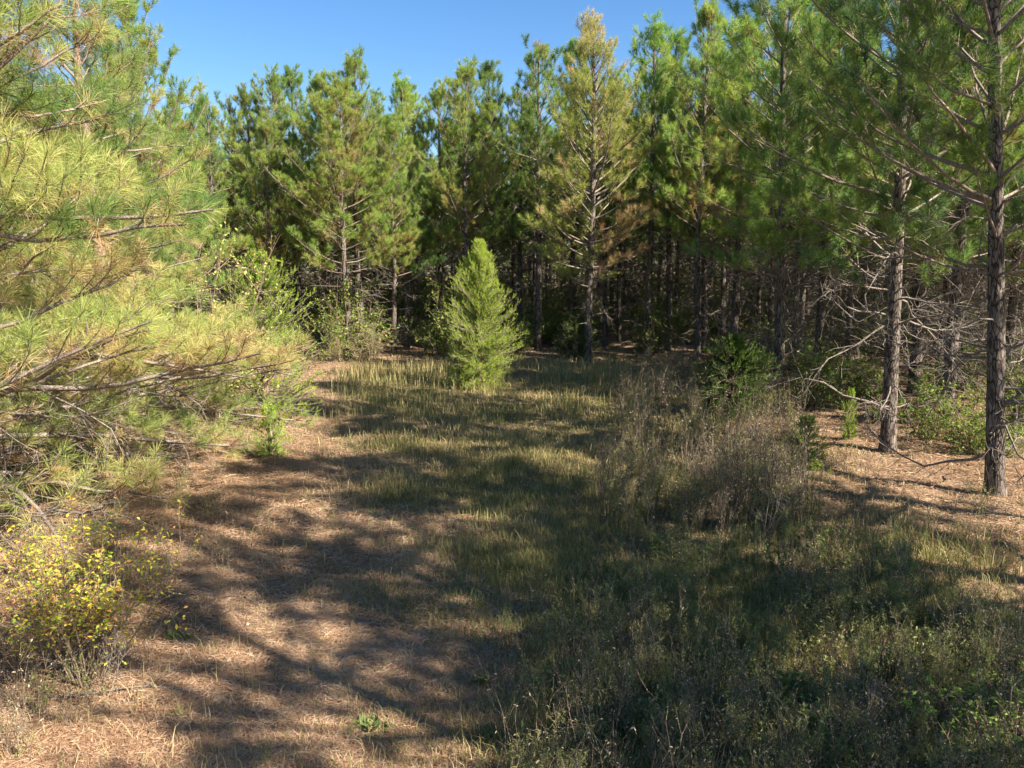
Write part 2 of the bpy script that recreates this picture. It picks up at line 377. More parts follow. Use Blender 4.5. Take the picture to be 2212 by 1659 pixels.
# ------------------------------------------------------------------ cedar generator
def cedar(seed, H=4.1, rad=1.0, nb=330, ntw=13, nlf=20, low=.03, tone0=.55, lf=.035, lw=.011, name='cedar_tree', cat='cedar tree', up=.16, dense=1.):
    rg = np.random.default_rng(seed); gt, gc = Geo(), Geo()
    P, r = trunk_geo(gt, H * .95, .012 + .013 * H, rg, 8, wob=.02)
    t = rg.uniform(0, 1, nb) ** 1.15
    z = H * (low + (0.93 - low) * t); az = rg.uniform(0, 6.28, nb)
    ragged = 1 + .22 * np.sin(az * 3 + z * 2.2) + rg.normal(0, .14, nb)
    ln = rad * 1.05 * np.interp(t, [0, .12, .33, .55, .72, .88, 1], [.72, .9, 1, .8, .56, .28, .08]) * ragged
    ln = np.maximum(ln, .12)
    e = -.25 + .95 * t ** .8 + rg.normal(0, .15, nb)
    D = np.stack([np.cos(az) * np.cos(e), np.sin(az) * np.cos(e), np.sin(e)], -1)
    ax = np.stack([np.interp(z, P[:, 2], P[:, 0]), np.interp(z, P[:, 2], P[:, 1]), z], -1)
    B = grow(ax, D, ln * 1.1, 6, up=up * .4, wig=.08, rg=rg)
    tubes(gc, B, (.003 + .007 * ln)[:, None] * np.linspace(1, .3, 6)[None], 4, mat=1)
    m = np.repeat(np.arange(nb), ntw); tt = rg.uniform(.12, 1., (len(m), 1))
    p, d = sample(B[m], tt); p, d = p[:, 0], d[:, 0]
    dd = nrm(d * .9 + rg.normal(0, .42, d.shape) + np.array([0, 0, .35]))
    L = rg.uniform(.07, .17, len(m)) * (.75 + .12 * H)
    T = grow(p, dd, L, 4, up=.15, wig=.12, rg=rg)
    tubes(gc, T, np.full(len(m), 1.)[:, None] * np.linspace(.004, .002, 4)[None], 3, mat=1)
    q = np.repeat(np.arange(len(m)), nlf)
    p, d = sample(T[q], rg.uniform(.1, 1., (len(q), 1))); p, d = p[:, 0], d[:, 0]
    dd = nrm(d + rg.normal(0, .45, d.shape))
    tn = tone0 + rg.normal(0, .13, len(m))[q] + .12 * (tt[:, 0][q] - .6)
    needles(gc, p, dd, lf * rg.uniform(.6, 1.5, len(q)), np.full(len(q), lw), np.clip(tn, 0, 1), 0, rg, 0, 1)
    return Proto(name, cat, [('trunk', gt.mesh('trunk', [BARK_RED])), ('crown', gc.mesh('crown', [CEDAR, LIMB]))])

# ------------------------------------------------------------------ shrubs
def leaves(g, P, D, L, W, tone, mat, rg):
    N = len(P); u, w = perp_frame(D); a = rg.uniform(0, 6.28, N)[:, None]
    s = (np.cos(a) * u + np.sin(a) * w); n = np.cross(D, s)
    s = nrm(s * np.array([1, 1, .45])) * W[:, None] * .5
    mid = P + D * (L * .5)[:, None] - n * (L * .06)[:, None]
    tip = P + D * L[:, None] - np.array([0, 0, 1.]) * (L * .15)[:, None]
    V = np.stack([P, mid + s, tip, mid - s, P + D * (L * .5)[:, None] + n * (L * .04)[:, None]], 1)
    b = np.arange(N)[:, None] * 5
    f = np.concatenate([b + np.array([0, 1, 4]), b + np.array([1, 2, 4]), b + np.array([2, 3, 4]), b + np.array([3, 0, 4])])
    g.add(V.reshape(-1, 3), f3=f, tone=np.repeat(np.clip(tone, 0, 1), 5), mat=mat)
def shrub(seed, H=1.2, rad=.5, stems=8, kids=6, sub=5, lf=(.03, .05), nlf=3, lm=None, sm=None, tone=(.5, .2), name='shrub', cat='shrub',
          bare=.3, r0=.008, leaf_from=.3, spread=.35, up=.04, wig=.13, crown_name='leaves', aspect=.5):
    rg = np.random.default_rng(seed); gs, gl = Geo(), Geo()
    az = rg.uniform(0, 6.28, stems); e = math.pi / 2 - rg.uniform(.05, spread * 2, stems)
    p0 = np.stack([np.cos(az) * rad * .15 * rg.random(stems), np.sin(az) * rad * .15 * rg.random(stems), np.full(stems, -.03)], -1)
    D = np.stack([np.cos(az) * np.cos(e), np.sin(az) * np.cos(e), np.sin(e)], -1)
    L = H * rg.uniform(.65, 1.1, stems)
    S = grow(p0, D, L, 9, up=up, wig=wig * .6, rg=rg)
    tubes(gs, S, r0 * rg.uniform(.7, 1.2, stems)[:, None] * np.linspace(1, .35, 9)[None], 5)
    m = np.repeat(np.arange(stems), kids); t = rg.uniform(bare, .97, (len(m), 1))
    p, d = sample(S[m], t); p, d = p[:, 0], d[:, 0]
    dd = nrm(d * .7 + rg.normal(0, .65, d.shape) * np.array([1, 1, .5]))
    L2 = L[m] * rg.uniform(.15, .42, len(m)) * (1.2 - t[:, 0] * .5)
    T = grow(p, dd, L2, 5, up=up, wig=wig, rg=rg)
    tubes(gs, T, (r0 * .5) * np.linspace(1, .4, 5)[None] * np.ones((len(m), 1)), 4)
    m2 = np.repeat(np.arange(len(m)), sub); p, d = sample(T[m2], rg.uniform(.2, 1., (len(m2), 1))); p, d = p[:, 0], d[:, 0]
    U = grow(p, nrm(d + rg.normal(0, .6, d.shape)), L2[m2] * rg.uniform(.2, .55, len(m2)), 4, up=up, wig=wig, rg=rg)
    tubes(gs, U, (r0 * .27) * np.linspace(1, .5, 4)[None] * np.ones((len(m2), 1)), 3)
    parts = [('stems', gs.mesh('stems', [sm or STEM]))]
    if nlf:
        q = np.repeat(np.arange(len(m2)), nlf); p, d = sample(U[q], rg.uniform(.1, 1., (len(q), 1))); p, d = p[:, 0], d[:, 0]
        keep = p[:, 2] > H * leaf_from * rg.uniform(.6, 1.4, len(q)); p, d = p[keep], d[keep]; n = len(p)
        Lf = rg.uniform(lf[0], lf[1], n)
        leaves(gl, p, nrm(d * .6 + rg.normal(0, .6, d.shape) * np.array([1, 1, .5])), Lf, Lf * aspect, tone[0] + rg.normal(0, tone[1], n), 0, rg)
        parts.append((crown_name, gl.mesh(crown_name, [lm or LEAF])))
    pr = Proto(name, cat, parts); pr.geos = (gs, gl)
    return pr

# ------------------------------------------------------------------ the ground
def grassy(x, y):
    """0 = bare track and pine straw, 1 = grass, by place in the clearing"""
    edge = np.interp(y, [4, 6, 8, 10, 13, 17, 20, 24, 28, 60], [.7, .1, -.5, -1.3, -2.3, -3.2, -4.3, -5.0, -5.5, -6])
    a = 1 / (1 + np.exp(-(x - edge + .35 * np.sin(y * 1.9) + .25 * np.sin(y * 4.1 + x * 2)) * 2.2))
    rt = np.interp(y, [0, 6, 9, 12, 16, 20, 26, 60], [5, 4.4, 4.0, 4.0, 4.6, 4.8, 4.2, 4])
    b = 1 / (1 + np.exp((x - rt + .5 * np.sin(y * 1.3)) * 1.8))
    c = 1 / (1 + np.exp((y - 27.5) * 1.5))
    return a * b * c
def build_ground():
    xs = np.concatenate([np.linspace(-400, -45, 24)[:-1], np.linspace(-45, -12, 60)[:-1], np.linspace(-12, 14, 300)[:-1], np.linspace(14, 45, 60)[:-1], np.linspace(45, 400, 24)])
    ys = np.concatenate([np.linspace(-60, 2, 40)[:-1], np.linspace(2, 34, 340)[:-1], np.linspace(34, 90, 60)[:-1], np.linspace(90, 600, 24)])
    X, Y = np.meshgrid(xs, ys); near = (np.abs(X) < 40) & (Y < 60) & (Y > -10)
    Z = gz(X, Y) + np.where(near, rng.normal(0, .008, X.shape), 0)
    g = Geo(); nx, ny = len(xs), len(ys)
    i = np.arange(ny - 1)[:, None]; j = np.arange(nx - 1)[None]; b = i * nx + j
    g.add(np.stack([X, Y, Z], -1).reshape(-1, 3), f4=np.stack([b, b + 1, b + nx + 1, b + nx], -1).reshape(-1, 4), tone=grassy(X, Y).ravel())
    o = mobj('ground', g.mesh('ground', [GROUND])); tag(o, kind='structure')
build_ground()

def scatter(n, x0, x1, y0, y1, dens, rg):
    """more points near the camera, kept by a density function"""
    u = rg.random(n); y = 1 / (1 / y0 + u * (1 / y1 - 1 / y0)) if y0 > 0 else rg.uniform(y0, y1, n)
    hw = .72 * y + 1.2
    x = rg.uniform(-1, 1, n) * hw
    k = (x > x0) & (x < x1) & (rg.random(n) < dens(x, y))
    return x[k], y[k]

def blades(g, x, y, h, w, tone, rg, lean=.35):
    n = len(x); az = rg.uniform(0, 6.28, n); L = rg.uniform(.1, 1, n) * lean
    dx, dy = np.cos(az) * L * h, np.sin(az) * L * h
    z = gz(x, y) - .01
    a2 = rg.uniform(0, 6.28, n); sx, sy = np.cos(a2) * w * .5, np.sin(a2) * w * .5
    P = np.stack([x, y, z], -1); S = np.stack([sx, sy, 0 * sx], -1)
    M = P + np.stack([dx * .35, dy * .35, h * .6], -1); T = P + np.stack([dx, dy, h * (1 - .25 * L)], -1)
    V = np.stack([P - S, P + S, M + S * .8, M - S * .8, T], 1); b = np.arange(n)[:, None] * 5
    g.add(V.reshape(-1, 3), f4=b + np.array([0, 1, 2, 3]), f3=b + np.array([3, 2, 4]), tone=np.repeat(np.clip(tone, 0, 1), 5))

def patch(x, y, s=1., ph=0.):
    return .5 + .5 * np.sin(x * 1.3 * s + 2.1 * np.sin(y * .7 * s + ph)) * np.cos(y * .9 * s + 1.7 * np.sin(x * .6 * s + 1 + ph))

def ground_cover():
    rg = np.random.default_rng(5)
    # short clearing grass
    g = Geo()
    x, y = scatter(520000, -9, 12, 4.2, 30, lambda x, y: np.clip(grassy(x, y) * (.25 + .9 * patch(x, y, 1.4)) + .012, 0, 1), rg)
    d = np.hypot(x, y)
    h = (.05 + .10 * patch(x, y, .9, 2) + .05 * rg.random(len(x))) * rg.uniform(.6, 1.5, len(x))
    h *= np.interp(y, [5, 16, 22, 30], [1, 1.15, 1.5, 1.5])
    tone = .24 + .34 * patch(x, y, .8, 4) + rg.normal(0, .14, len(x)) + np.where(rg.random(len(x)) < .25, .3, 0)
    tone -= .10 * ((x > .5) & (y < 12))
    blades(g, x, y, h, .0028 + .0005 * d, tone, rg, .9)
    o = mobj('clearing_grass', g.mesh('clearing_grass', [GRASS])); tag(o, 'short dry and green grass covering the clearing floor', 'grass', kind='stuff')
    # tall grass along the far side of the clearing and in tufts
    g = Geo()
    def dt(x, y):
        a = np.exp(-((y - 22.5) / 2.0) ** 2) * (x > -5.0) * (x < -.2)
        b = .5 * np.exp(-((y - 18.) / 1.6) ** 2) * (x > -4.4) * (x < 3) * patch(x, y, 2)
        c = .35 * (patch(x, y, 1.9, 1) > .72) * grassy(x, y) * (y < 17)
        d_ = .35 * np.exp(-((y - 24) / 2) ** 2) * (x > .5) * (x < 6)
        return np.clip(a + b + c + d_, 0, 1)
    x, y = scatter(260000, -6, 8, 5.5, 28, dt, rg); d = np.hypot(x, y)
    h = np.interp(y, [5, 14, 18, 22, 26], [.16, .26, .40, .52, .5]) * rg.uniform(.45, 1.15, len(x))
    blades(g, x, y, h, .003 + .0004 * d, .52 + rg.normal(0, .17, len(x)) + .15 * (y > 20), rg, .35)
    o = mobj('tall_grass', g.mesh('tall_grass', [GRASS])); tag(o, 'tall straw coloured grass standing across the back of the clearing', 'grass', kind='stuff')
    # pine straw lying on the track and under the trees
    g = Geo()
    x, y = scatter(900000, -14, 16, 4.0, 34, lambda x, y: np.clip(1.0 - .72 * grassy(x, y), 0, 1) * (.35 + .65 * patch(x, y, 2.1, 3)), rg)
    n = len(x); d = np.hypot(x, y); az = rg.uniform(0, 6.28, n) + .8 * np.sin(x + y); L = rg.uniform(.05, .17, n); w = (.0011 + .00036 * d)
    D = np.stack([np.cos(az), np.sin(az), rg.normal(0, .16, n)], -1) * (L * .5)[:, None]
    S = np.stack([-np.sin(az), np.cos(az), rg.normal(0, .3, n)], -1) * (w * .5)[:, None]
    P = np.stack([x, y, gz(x, y) + rg.uniform(.008, .03, n)], -1); B = np.stack([0 * x, 0 * x, L * rg.uniform(0, .12, n)], -1)
    V = np.stack([P - D - S, P - D + S, P + S + B, P - S + B, P + D + S * .6, P + D - S * .6], 1); b = np.arange(n)[:, None] * 6
    g.add(V.reshape(-1, 3), f4=np.concatenate([b + np.array([0, 1, 2, 3]), b + np.array([3, 2, 4, 5])]), tone=np.repeat(np.clip(.52 + .15 * patch(x, y, 1.2, 6) + rg.normal(0, .22, n), 0, 1), 6))
    o = mobj('pine_straw', g.mesh('pine_straw', [STRAW])); tag(o, 'fallen brown pine needles covering the bare track', 'pine straw', kind='stuff')
    # small stones and bits
    g = Geo(); x, y = scatter(7000, -6, 8, 4.2, 16, lambda x, y: (1 - .7 * grassy(x, y)) * .5, rg); n = len(x)
    r = rg.uniform(.004, .013, n); o8 = np.array([[1, 0, 0], [0, 1, 0], [-1, 0, 0], [0, -1, 0], [0, 0, .6], [0, 0, -.4]])
    V = np.stack([x, y, gz(x, y) + r * .4], -1)[:, None] + o8[None] * r[:, None, None] * rg.uniform(.6, 1.4, (n, 6, 1))
    f = np.array([[0, 1, 4], [1, 2, 4], [2, 3, 4], [3, 0, 4], [1, 0, 5], [2, 1, 5], [3, 2, 5], [0, 3, 5]])
    g.add(V.reshape(-1, 3), f3=(np.arange(n)[:, None, None] * 6 + f[None]).reshape(-1, 3), tone=np.repeat(rg.uniform(.5, 1, n), 6))
    o = mobj('gravel', g.mesh('gravel', [STRAW])); tag(o, 'small pale stones and crumbs scattered on the track', 'gravel', kind='stuff')
ground_cover()
def twig_litter():
    rg = np.random.default_rng(77); g = Geo()
    x, y = scatter(1500, -7, 8, 4.2, 20, lambda x, y: .55 - .3 * grassy(x, y), rg); n = len(x)
    az = rg.uniform(0, 6.28, n); D = np.stack([np.cos(az), np.sin(az), rg.normal(0, .05, n)], -1)
    L = rg.uniform(.06, .42, n) * rg.uniform(.4, 1, n)
    P = grow(np.stack([x, y, gz(x, y) + .018], -1), D, L, 5, wig=.12, rg=rg)
    P[:, :, 2] = gz(P[:, :, 0], P[:, :, 1]) + .016 + .02 * rg.random((n, 1))
    tubes(g, P, rg.uniform(.002, .0045, n)[:, None] * np.linspace(1, .5, 5)[None], 4)
    o = mobj('twig_litter', g.mesh('twig_litter', [DEADW])); tag(o, 'short dead twigs strewn over the clearing floor', 'twigs', kind='stuff')
    # pine cones and dry leaves
    g = Geo(); x, y = scatter(4200, -7, 8, 4.2, 14, lambda x, y: .5 - .25 * grassy(x, y), rg); n = len(x)
    az = rg.uniform(0, 6.28, n); D = nrm(np.stack([np.cos(az), np.sin(az), rg.normal(.1, .25, n)], -1)); Lf = rg.uniform(.02, .055, n)
    leaves(g, np.stack([x, y, gz(x, y) + .022], -1), D, Lf, Lf * .55, rg.uniform(.1, 1, n), 0, rg)
    o = mobj('dry_leaves', g.mesh('dry_leaves', [STRAW])); tag(o, 'small dry brown leaves scattered over the straw', 'leaf litter', kind='stuff')
twig_litter()

# ------------------------------------------------------------------ weeds (stuff)
def weed_geo(seed, H, stems, kids, leafn, tone, lf=(.015, .04), spread=.25, r0=.0028, lw=.32):
    rg = np.random.default_rng(seed); g = Geo()
    az = rg.uniform(0, 6.28, stems); e = math.pi / 2 - rg.uniform(.02, spread, stems)
    D = np.stack([np.cos(az) * np.cos(e), np.sin(az) * np.cos(e), np.sin(e)], -1)
    p0 = np.stack([rg.normal(0, .07, stems), rg.normal(0, .07, stems), np.full(stems, -.02)], -1)
    L = H * rg.uniform(.5, 1.1, stems); S = grow(p0, D, L, 6, up=.02, wig=.09, rg=rg)
    tubes(g, S, r0 * np.linspace(1, .45, 6)[None] * np.ones((stems, 1)), 3, mat=0)
    m = np.repeat(np.arange(stems), kids); p, d = sample(S[m], rg.uniform(.25, 1., (len(m), 1))); p, d = p[:, 0], d[:, 0]
    T = grow(p, nrm(d + rg.normal(0, .5, d.shape)), L[m] * rg.uniform(.1, .32, len(m)), 4, up=.05, wig=.15, rg=rg)
    tubes(g, T, r0 * .6 * np.linspace(1, .5, 4)[None] * np.ones((len(m), 1)), 3, mat=0)
    if leafn:
        q = np.repeat(np.arange(len(m)), leafn); p, d = sample(T[q], rg.uniform(.1, 1., (len(q), 1))); p, d = p[:, 0], d[:, 0]
        Lf = rg.uniform(lf[0], lf[1], len(q)); n = len(q)
        u, w = perp_frame(d); dd = nrm(d * .5 + rg.normal(0, .7, d.shape))
        needles(g, p, dd, Lf, Lf * lw, tone + rg.normal(0, .12, n), 1, rg, .2, 2)
    return g
def weed_beds():
    rg = np.random.default_rng(21)
    kinds = [weed_geo(1, .75, 7, 8, 3, .75, (.01, .025)), weed_geo(2, .95, 6, 10, 2, .9, (.01, .02)), weed_geo(3, .55, 9, 6, 8, .35, (.015, .035)), weed_geo(4, .7, 8, 7, 9, .22, (.015, .035)),
             weed_geo(5, 1.1, 5, 8, 1, .9), weed_geo(6, .5, 10, 5, 6, .5, (.02, .045)),
             weed_geo(7, .8, 5, 16, 14, .38, (.02, .05), lw=.08), weed_geo(8, .45, 9, 7, 8, .30, (.03, .06), lw=.4)]
    def bed(x, y):
        a = np.array([G(*p)[:2] for p in [(1330, 775), (1720, 800), (1730, 1000), (1760, 1150), (2000, 1250), (2400, 1659), (2400, 1900), (1120, 1900), (1130, 1659), (1170, 1400), (1260, 1180), (1330, 980), (1320, 880)]])
        ins = np.zeros(x.shape, bool); j = len(a) - 1
        for i in range(len(a)):
            c = ((a[i, 1] > y) != (a[j, 1] > y)) & (x < (a[j, 0] - a[i, 0]) * (y - a[i, 1]) / (a[j, 1] - a[i, 1] + 1e-9) + a[i, 0]); ins ^= c; j = i
        return ins
    def run(name, label, n, dens, sel, sc, tshift=0, cat='weeds', y0=3.4):
        x, y = scatter(n, -8, 14, y0, 30, dens, rg); g = Geo(); k = rg.choice(sel, len(x))
        for q in set(sel):
            i = k == q
            if i.any(): g.merge(kinds[q], np.stack([x[i], y[i], gz(x[i], y[i])], -1), rg.uniform(0, 6.28, i.sum()), rg.uniform(*sc, i.sum()), rg.normal(tshift, .08, i.sum()))
        o = mobj(name, g.mesh(name, [WEEDSTEM, WEEDLEAF], smooth=False)); tag(o, label, cat, kind='stuff')
    run('dry_weeds', 'dense dry brown weeds standing on the right of the clearing', 3600, lambda x, y: bed(x, y) * (.2 + .8 * patch(x, y, 1.3, 2)), [0, 1, 4, 5, 6], (.35, .85))
    run('brown_weeds', 'brown grey thicket of dead weeds standing in the middle right of the clearing', 4000, lambda x, y: bed(x, y) * (.15 + .85 * patch(x, y, 1.5, 5)) * (y > 8), [0, 1, 4, 1, 6, 2], (.5, 1.45), .04, y0=9)
    run('green_weeds', 'low green and olive weeds filling the right foreground', 5200, lambda x, y: bed(x, y) * (.15 + .9 * (1 - patch(x, y, 1.6, 2))) * (y < 15), [2, 3, 6, 6, 7, 5], (.25, .75))
    run('low_forbs', 'sparse small weeds among the clearing grass', 2600, lambda x, y: grassy(x, y) * ~bed(x, y) * .55, [2, 3, 5], (.15, .38), .1)
    run('track_weeds', 'sparse dead weed stalks over the straw under the pines', 1600, lambda x, y: np.clip(((x > 4.3) * (y > 8) * .35 + (x < -3.0) * .5 + (y > 26) * .3) * ~bed(x, y), 0, 1), [0, 1, 5, 2, 4], (.25, .8), .1, y0=4.6)
weed_beds()

# ------------------------------------------------------------------ the trees
print('protos')
# far wood, tall slim crowns
def pf(t): return (1 - t) ** .72 * (1 - .35 * math.exp(-t * 7)) * 1.1 + .07
FAR = [pine(100 + i, H=12, r0=.115 + .01 * (i % 3), live=[.33, .37, .30, .38, .35][i], cr=[3.2, 3.0, 3.4, 2.8, 3.1][i], nd=34, nlen=.19, nw=.0095, twig_step=.30, clump=4, dead_n=5, dead_len=1.35,
             whorl=.52, per=(3, 5), tip_up=.13, spread=(.15, 1.15), lvar=(.35, 1.3), bthick=.65, tone0=[.46, .38, .54, .34, .50][i], tone_sd=.14, prof=pf, sides=8, dead_from=.6) for i in range(5)]
# deep wood: thin crowns, many dead limbs
DEEP = [pine(200 + i, H=12, r0=.10, live=[.35, .32, .37][i], cr=2.4, nd=16, nlen=.19, nw=.02, twig_step=.26, dead_n=9, dead_len=1.8, whorl=.5, tone0=.28, prof=pf, sides=7, dead_from=.4) for i in range(3)]
# right hand pines, closer, more detail
MID = [pine(300 + i, H=11, r0=[.122, .118, .105][i], wob=.02, live=[.28, .27, .26][i], cr=[3.3, 3.2, 3.0][i], nd=36, nlen=.18, nw=.0075, twig_step=.23, clump=3, thin=.95, bthick=.72, dead_n=7, dead_len=[1.8, 2.0, 1.7][i], whorl=.42, per=(3, 5),
            tone0=[.32, .38, .40][i], tone_sd=.15, sides=20, rough=.028, dead_from=.9, tip_up=.10) for i in range(3)]
SHADE = pine(351, H=11, r0=.12, live=.34, cr=3.2, nd=31, nlen=.18, nw=.0085, twig_step=.26, clump=3, thin=.8, dead_n=3, dead_len=1.4, whorl=.5, per=(3, 5), tone0=.3, sides=12, tip_up=.08, wob=.02)
def dy(P, tn, rg):
    h = P[:, 2] / 12
    t = .44 + rg.normal(0, .10, len(P)) + .20 * (h > .93) + .04 * (h > .85)
    side = (P[:, 0] > .25) & (h > .28) & (h < .50)
    t = np.where(side & (rg.random(len(P)) < .75), .96 + rg.normal(0, .04, len(P)), t)
    rnd = np.sin(P[:, 0] * 3 + 1) * np.sin(P[:, 1] * 2.7) * np.sin(P[:, 2] * 1.9)
    return np.clip(np.where(rnd > .45, np.maximum(t, .82), t), 0, 1)
DYING = pine(401, H=12, r0=.13, live=.24, cr=3.2, spread=(.2, 1.25), nd=32, nlen=.19, nw=.009, twig_step=.2, dead_n=4, dead_len=1.2, whorl=.42, per=(4, 6), dying=dy, prof=lambda t: (1 - t) ** .8 * 1.25 * (1 - .6 * math.exp(-t * 5)) + .08, sides=9)
# near left pines: long yellowing needles
E1 = [(1.2, .2, 3.3, .05), (1.6, -.3, 3.4, .05), (2.0, .5, 3.3, .0), (1.0, -.8, 3.2, .0), (1.8, 0., 3.5, .02), (1.4, .8, 3.1, .05), (2.3, -.1, 3.2, .0)]
E = [(3.6, .08, 3.6, .33), (4.7, .02, 3.4, .25), (3.5, .15, 3.3, .08), (3.7, .4, 3.5, .1), (4.0, .0, 2.6, .2), (4.2, .7, 2.7, .2),
     (4.7, .3, 2.1, .4), (5.2, .6, 2.0, .45), (5.6, .1, 2.0, .5)]
NEAR = [pine(501, H=9.5, r0=.15, live=.20, cr=2.9, nd=58, nlen=.19, nw=.0028, twig_step=.17, lowtan=.22, wig=.12, bthick=.8, thin=.9, dead_n=6, dead_len=1.9, dead_from=.4, whorl=.40, per=(4, 6), seg=2, tone0=.50, tone_sd=.13, inner=.50,
             prof=lambda t: (1 - t) ** .85 * .95 + .12, extra=E, sides=16, rough=.02, el0=(-.15, .15), K=9, tip_up=.035, ndroop=.07),
        pine(502, H=9.0, r0=.14, live=.11, cr=2.5, extra=E1, nd=46, nlen=.18, nw=.0036, twig_step=.18, lowtan=.2, wig=.11, dead_n=7, dead_len=2.4, dead_from=.4, whorl=.42, per=(4, 6), seg=2, tone0=.50, tone_sd=.13, inner=.45,
             prof=lambda t: (1 - t) ** .6 * .95 + .12, sides=14, rough=.02, el0=(-.2, .12), K=9, tip_up=.03, ndroop=.07)]

used = []
def put(pr, x, y, label, group=None, H=None, base=12., sx=None, rz=None, **k):
    s = (H / base) if H else 1.
    used.append((x, y))
    return pr.place(x, y, label, group, rz=rng.uniform(0, 6.28) if rz is None else rz, sx=sx if sx else s * rng.uniform(.92, 1.08), sz=s, **k)

# --- far skyline pines, each read off the photograph: (top px, top py, base depth, proto, label)
sky = [
 (445, 215, 30, 1, 'dark dense pine at the left end of the far skyline'),
 (530, 205, 33, 2, 'pale topped pine just right of the dark one at the left end of the skyline'),
 (588, 165, 32, 4, 'dark pine with a blunt top in the left part of the skyline'),
 (628, 160, 35, 3, 'slender pine spire rising behind the blunt topped dark pine'),
 (690, 168, 31, 0, 'light green pine next to the tall spire left of the sky gap'),
 (765, 125, 30, 4, 'tallest pine spire left of the dip in the treeline'),
 (880, 198, 34, 3, 'narrow pine spire just right of the dip in the treeline'),
 (948, 195, 33, 0, 'pine spire behind the left edge of the cedar, below the open sky'),
 (1010, 230, 34, 1, 'shorter pine between two taller spires above the cedar'),
 (1055, 155, 32, 3, 'dark pine spire standing right above the cedar'),
 (1125, 195, 33, 1, 'dark bushy pine directly left of the bare trunked pine'),
 (1240, 108, 33, 3, 'green pine close behind the left side of the browning pine'),
 (1415, 58, 29.5, 4, 'tall green pine just right of the browning pine'),
 (1462, 88, 31, 3, 'green pine spire second to the right of the browning pine'),
 (1545, 88, 30, 0, 'loose topped pine spire above the right part of the treeline'),
 (1612, 68, 28, 2, 'pine with a light top next to the tall dark right hand pines'),
]
for px, py, Y, k, lab in sky:
    p = At(px, py, Y)
    put(FAR[k], p[0], p[1], lab, 'pines of the far treeline', H=p[2])
BRIGHT = pine(151, H=12, r0=.12, live=.33, cr=3.7, nd=36, nlen=.19, nw=.0095, twig_step=.27, clump=4, dead_n=5, dead_len=1.4, whorl=.5, per=(4, 5), tip_up=.12, spread=(.15, 1.15), lvar=(.4, 1.25), bthick=.6, tone0=.60, tone_sd=.12, prof=pf, sides=8, dead_from=.6)
# lit lower pines of the front rank on the left
p = At(735, 190, 28.5); put(BRIGHT, p[0], p[1], 'sunlit bright yellow green pine standing in front of the left treeline', 'pines of the far treeline', H=p[2], sx=1.0)
p = At(300, 320, 22); put(BRIGHT, p[0], p[1], 'light green pine seen between the yellowing boughs at the left', 'pines of the far treeline', H=p[2])
for px, py, Y, k, lab in [(575, 270, 30, 0, 'sunlit pine behind the small left cedar'),
                          (840, 260, 30, 2, 'bushy pine under the dip in the treeline'), (345, 285, 24, 2, 'green pine seen through the yellowing left boughs'), (410, 330, 26, 4, 'short dark pine right beside the yellowing boughs')]:
    p = At(px, py, Y); put(FAR[k], p[0], p[1], lab, 'pines of the far treeline', H=p[2])
# trunks at the far side
b = G(1162, 760); t = At(1180, 100, b[1]); put(FAR[1], b[0], b[1], 'tall pine with a bare pale trunk right behind the cedar', H=t[2], rz=.6)
b = G(1270, 780); t = At(1292, 42, b[1]); put(DYING, b[0], b[1], 'browning pine with yellow and rust needles and a tall brown top', H=t[2], rz=0, sx=1.0)
# --- right hand pines
def lean(a, rz): return (-a * math.sin(rz), -a * math.cos(rz))
b = G(2150, 1062); put(MID[0], b[0], b[1], 'big near pine with rough sunlit bark at the right edge of the clearing', H=11.5, base=11, rz=2.0, sx=.90, tilt=lean(.09, 2.0))
b = G(1918, 972); put(MID[1], b[0], b[1], 'second near pine, left of the big right one, thick with bare lower limbs', H=11, base=11, rz=.9, sx=.94, tilt=lean(.035, .9))
b = G(1680, 850); put(MID[2], b[0], b[1], 'dark trunked pine behind the dark green bush', H=11.5, base=11, rz=4.1, tilt=lean(.03, 4.1))
b = G(1506, 778); put(FAR[0], b[0], b[1], 'dark trunked pine behind the tall weeds, left of the dark bush', H=12)
b = G(1590, 770); put(FAR[3], b[0], b[1], 'slim pine with a pale sunlit trunk between the two dark trunked pines', H=11.5)
for px, py, k, lab in [(1765, 830, 2, 'pine behind and right of the dark trunked pine'), (1975, 850, 1, 'pine close behind the second near pine'), (2040, 905, 0, 'pine in the shade between the two near pines'),
                       (2215, 900, 2, 'pine cut by the right edge behind the big near pine')]:
    b = G(px, py); put(MID[k], b[0], b[1], lab, 'pines on the right side', H=11 + rng.uniform(-.5, .8), base=11)

# --- near left pines
put(NEAR[0], -5.75, 5.8, 'large near pine with long yellowing needles reaching in from the left edge', rz=0.0, sx=1.0)
put(NEAR[1], -6.6, 9.0, 'second yellowing pine further back along the left edge', rz=0.05, sx=1.05)
put(NEAR[1], -6.6, 12.4, 'third yellowing pine whose low boughs reach the far left of the track', rz=-.25, sx=1.0, H=7.6, base=9.)
put(NEAR[1], -9.6, 13.5, 'yellowing pine behind the left edge pines', rz=1.1, H=9.0, base=9.)
put(NEAR[1], -8.2, 16.8, 'fifth yellowing pine of the left edge, farthest along the track', rz=3.1, H=8.0, base=9.)

# --- shade casting pines right of and behind the camera (the same stand, out of view)
for i, (x, y, H) in enumerate([(8.2, 4.4, 11.5), (8.6, 1.5, 12.5), (7.4, .0, 11.3), (11.4, -.4, 12.5), (9.8, 7.4, 12.), (10.6, 4.0, 12.8)]):
    put(SHADE, x, y, 'pine of the right hand stand just outside the frame', 'pines right of the frame', H=H, base=11)

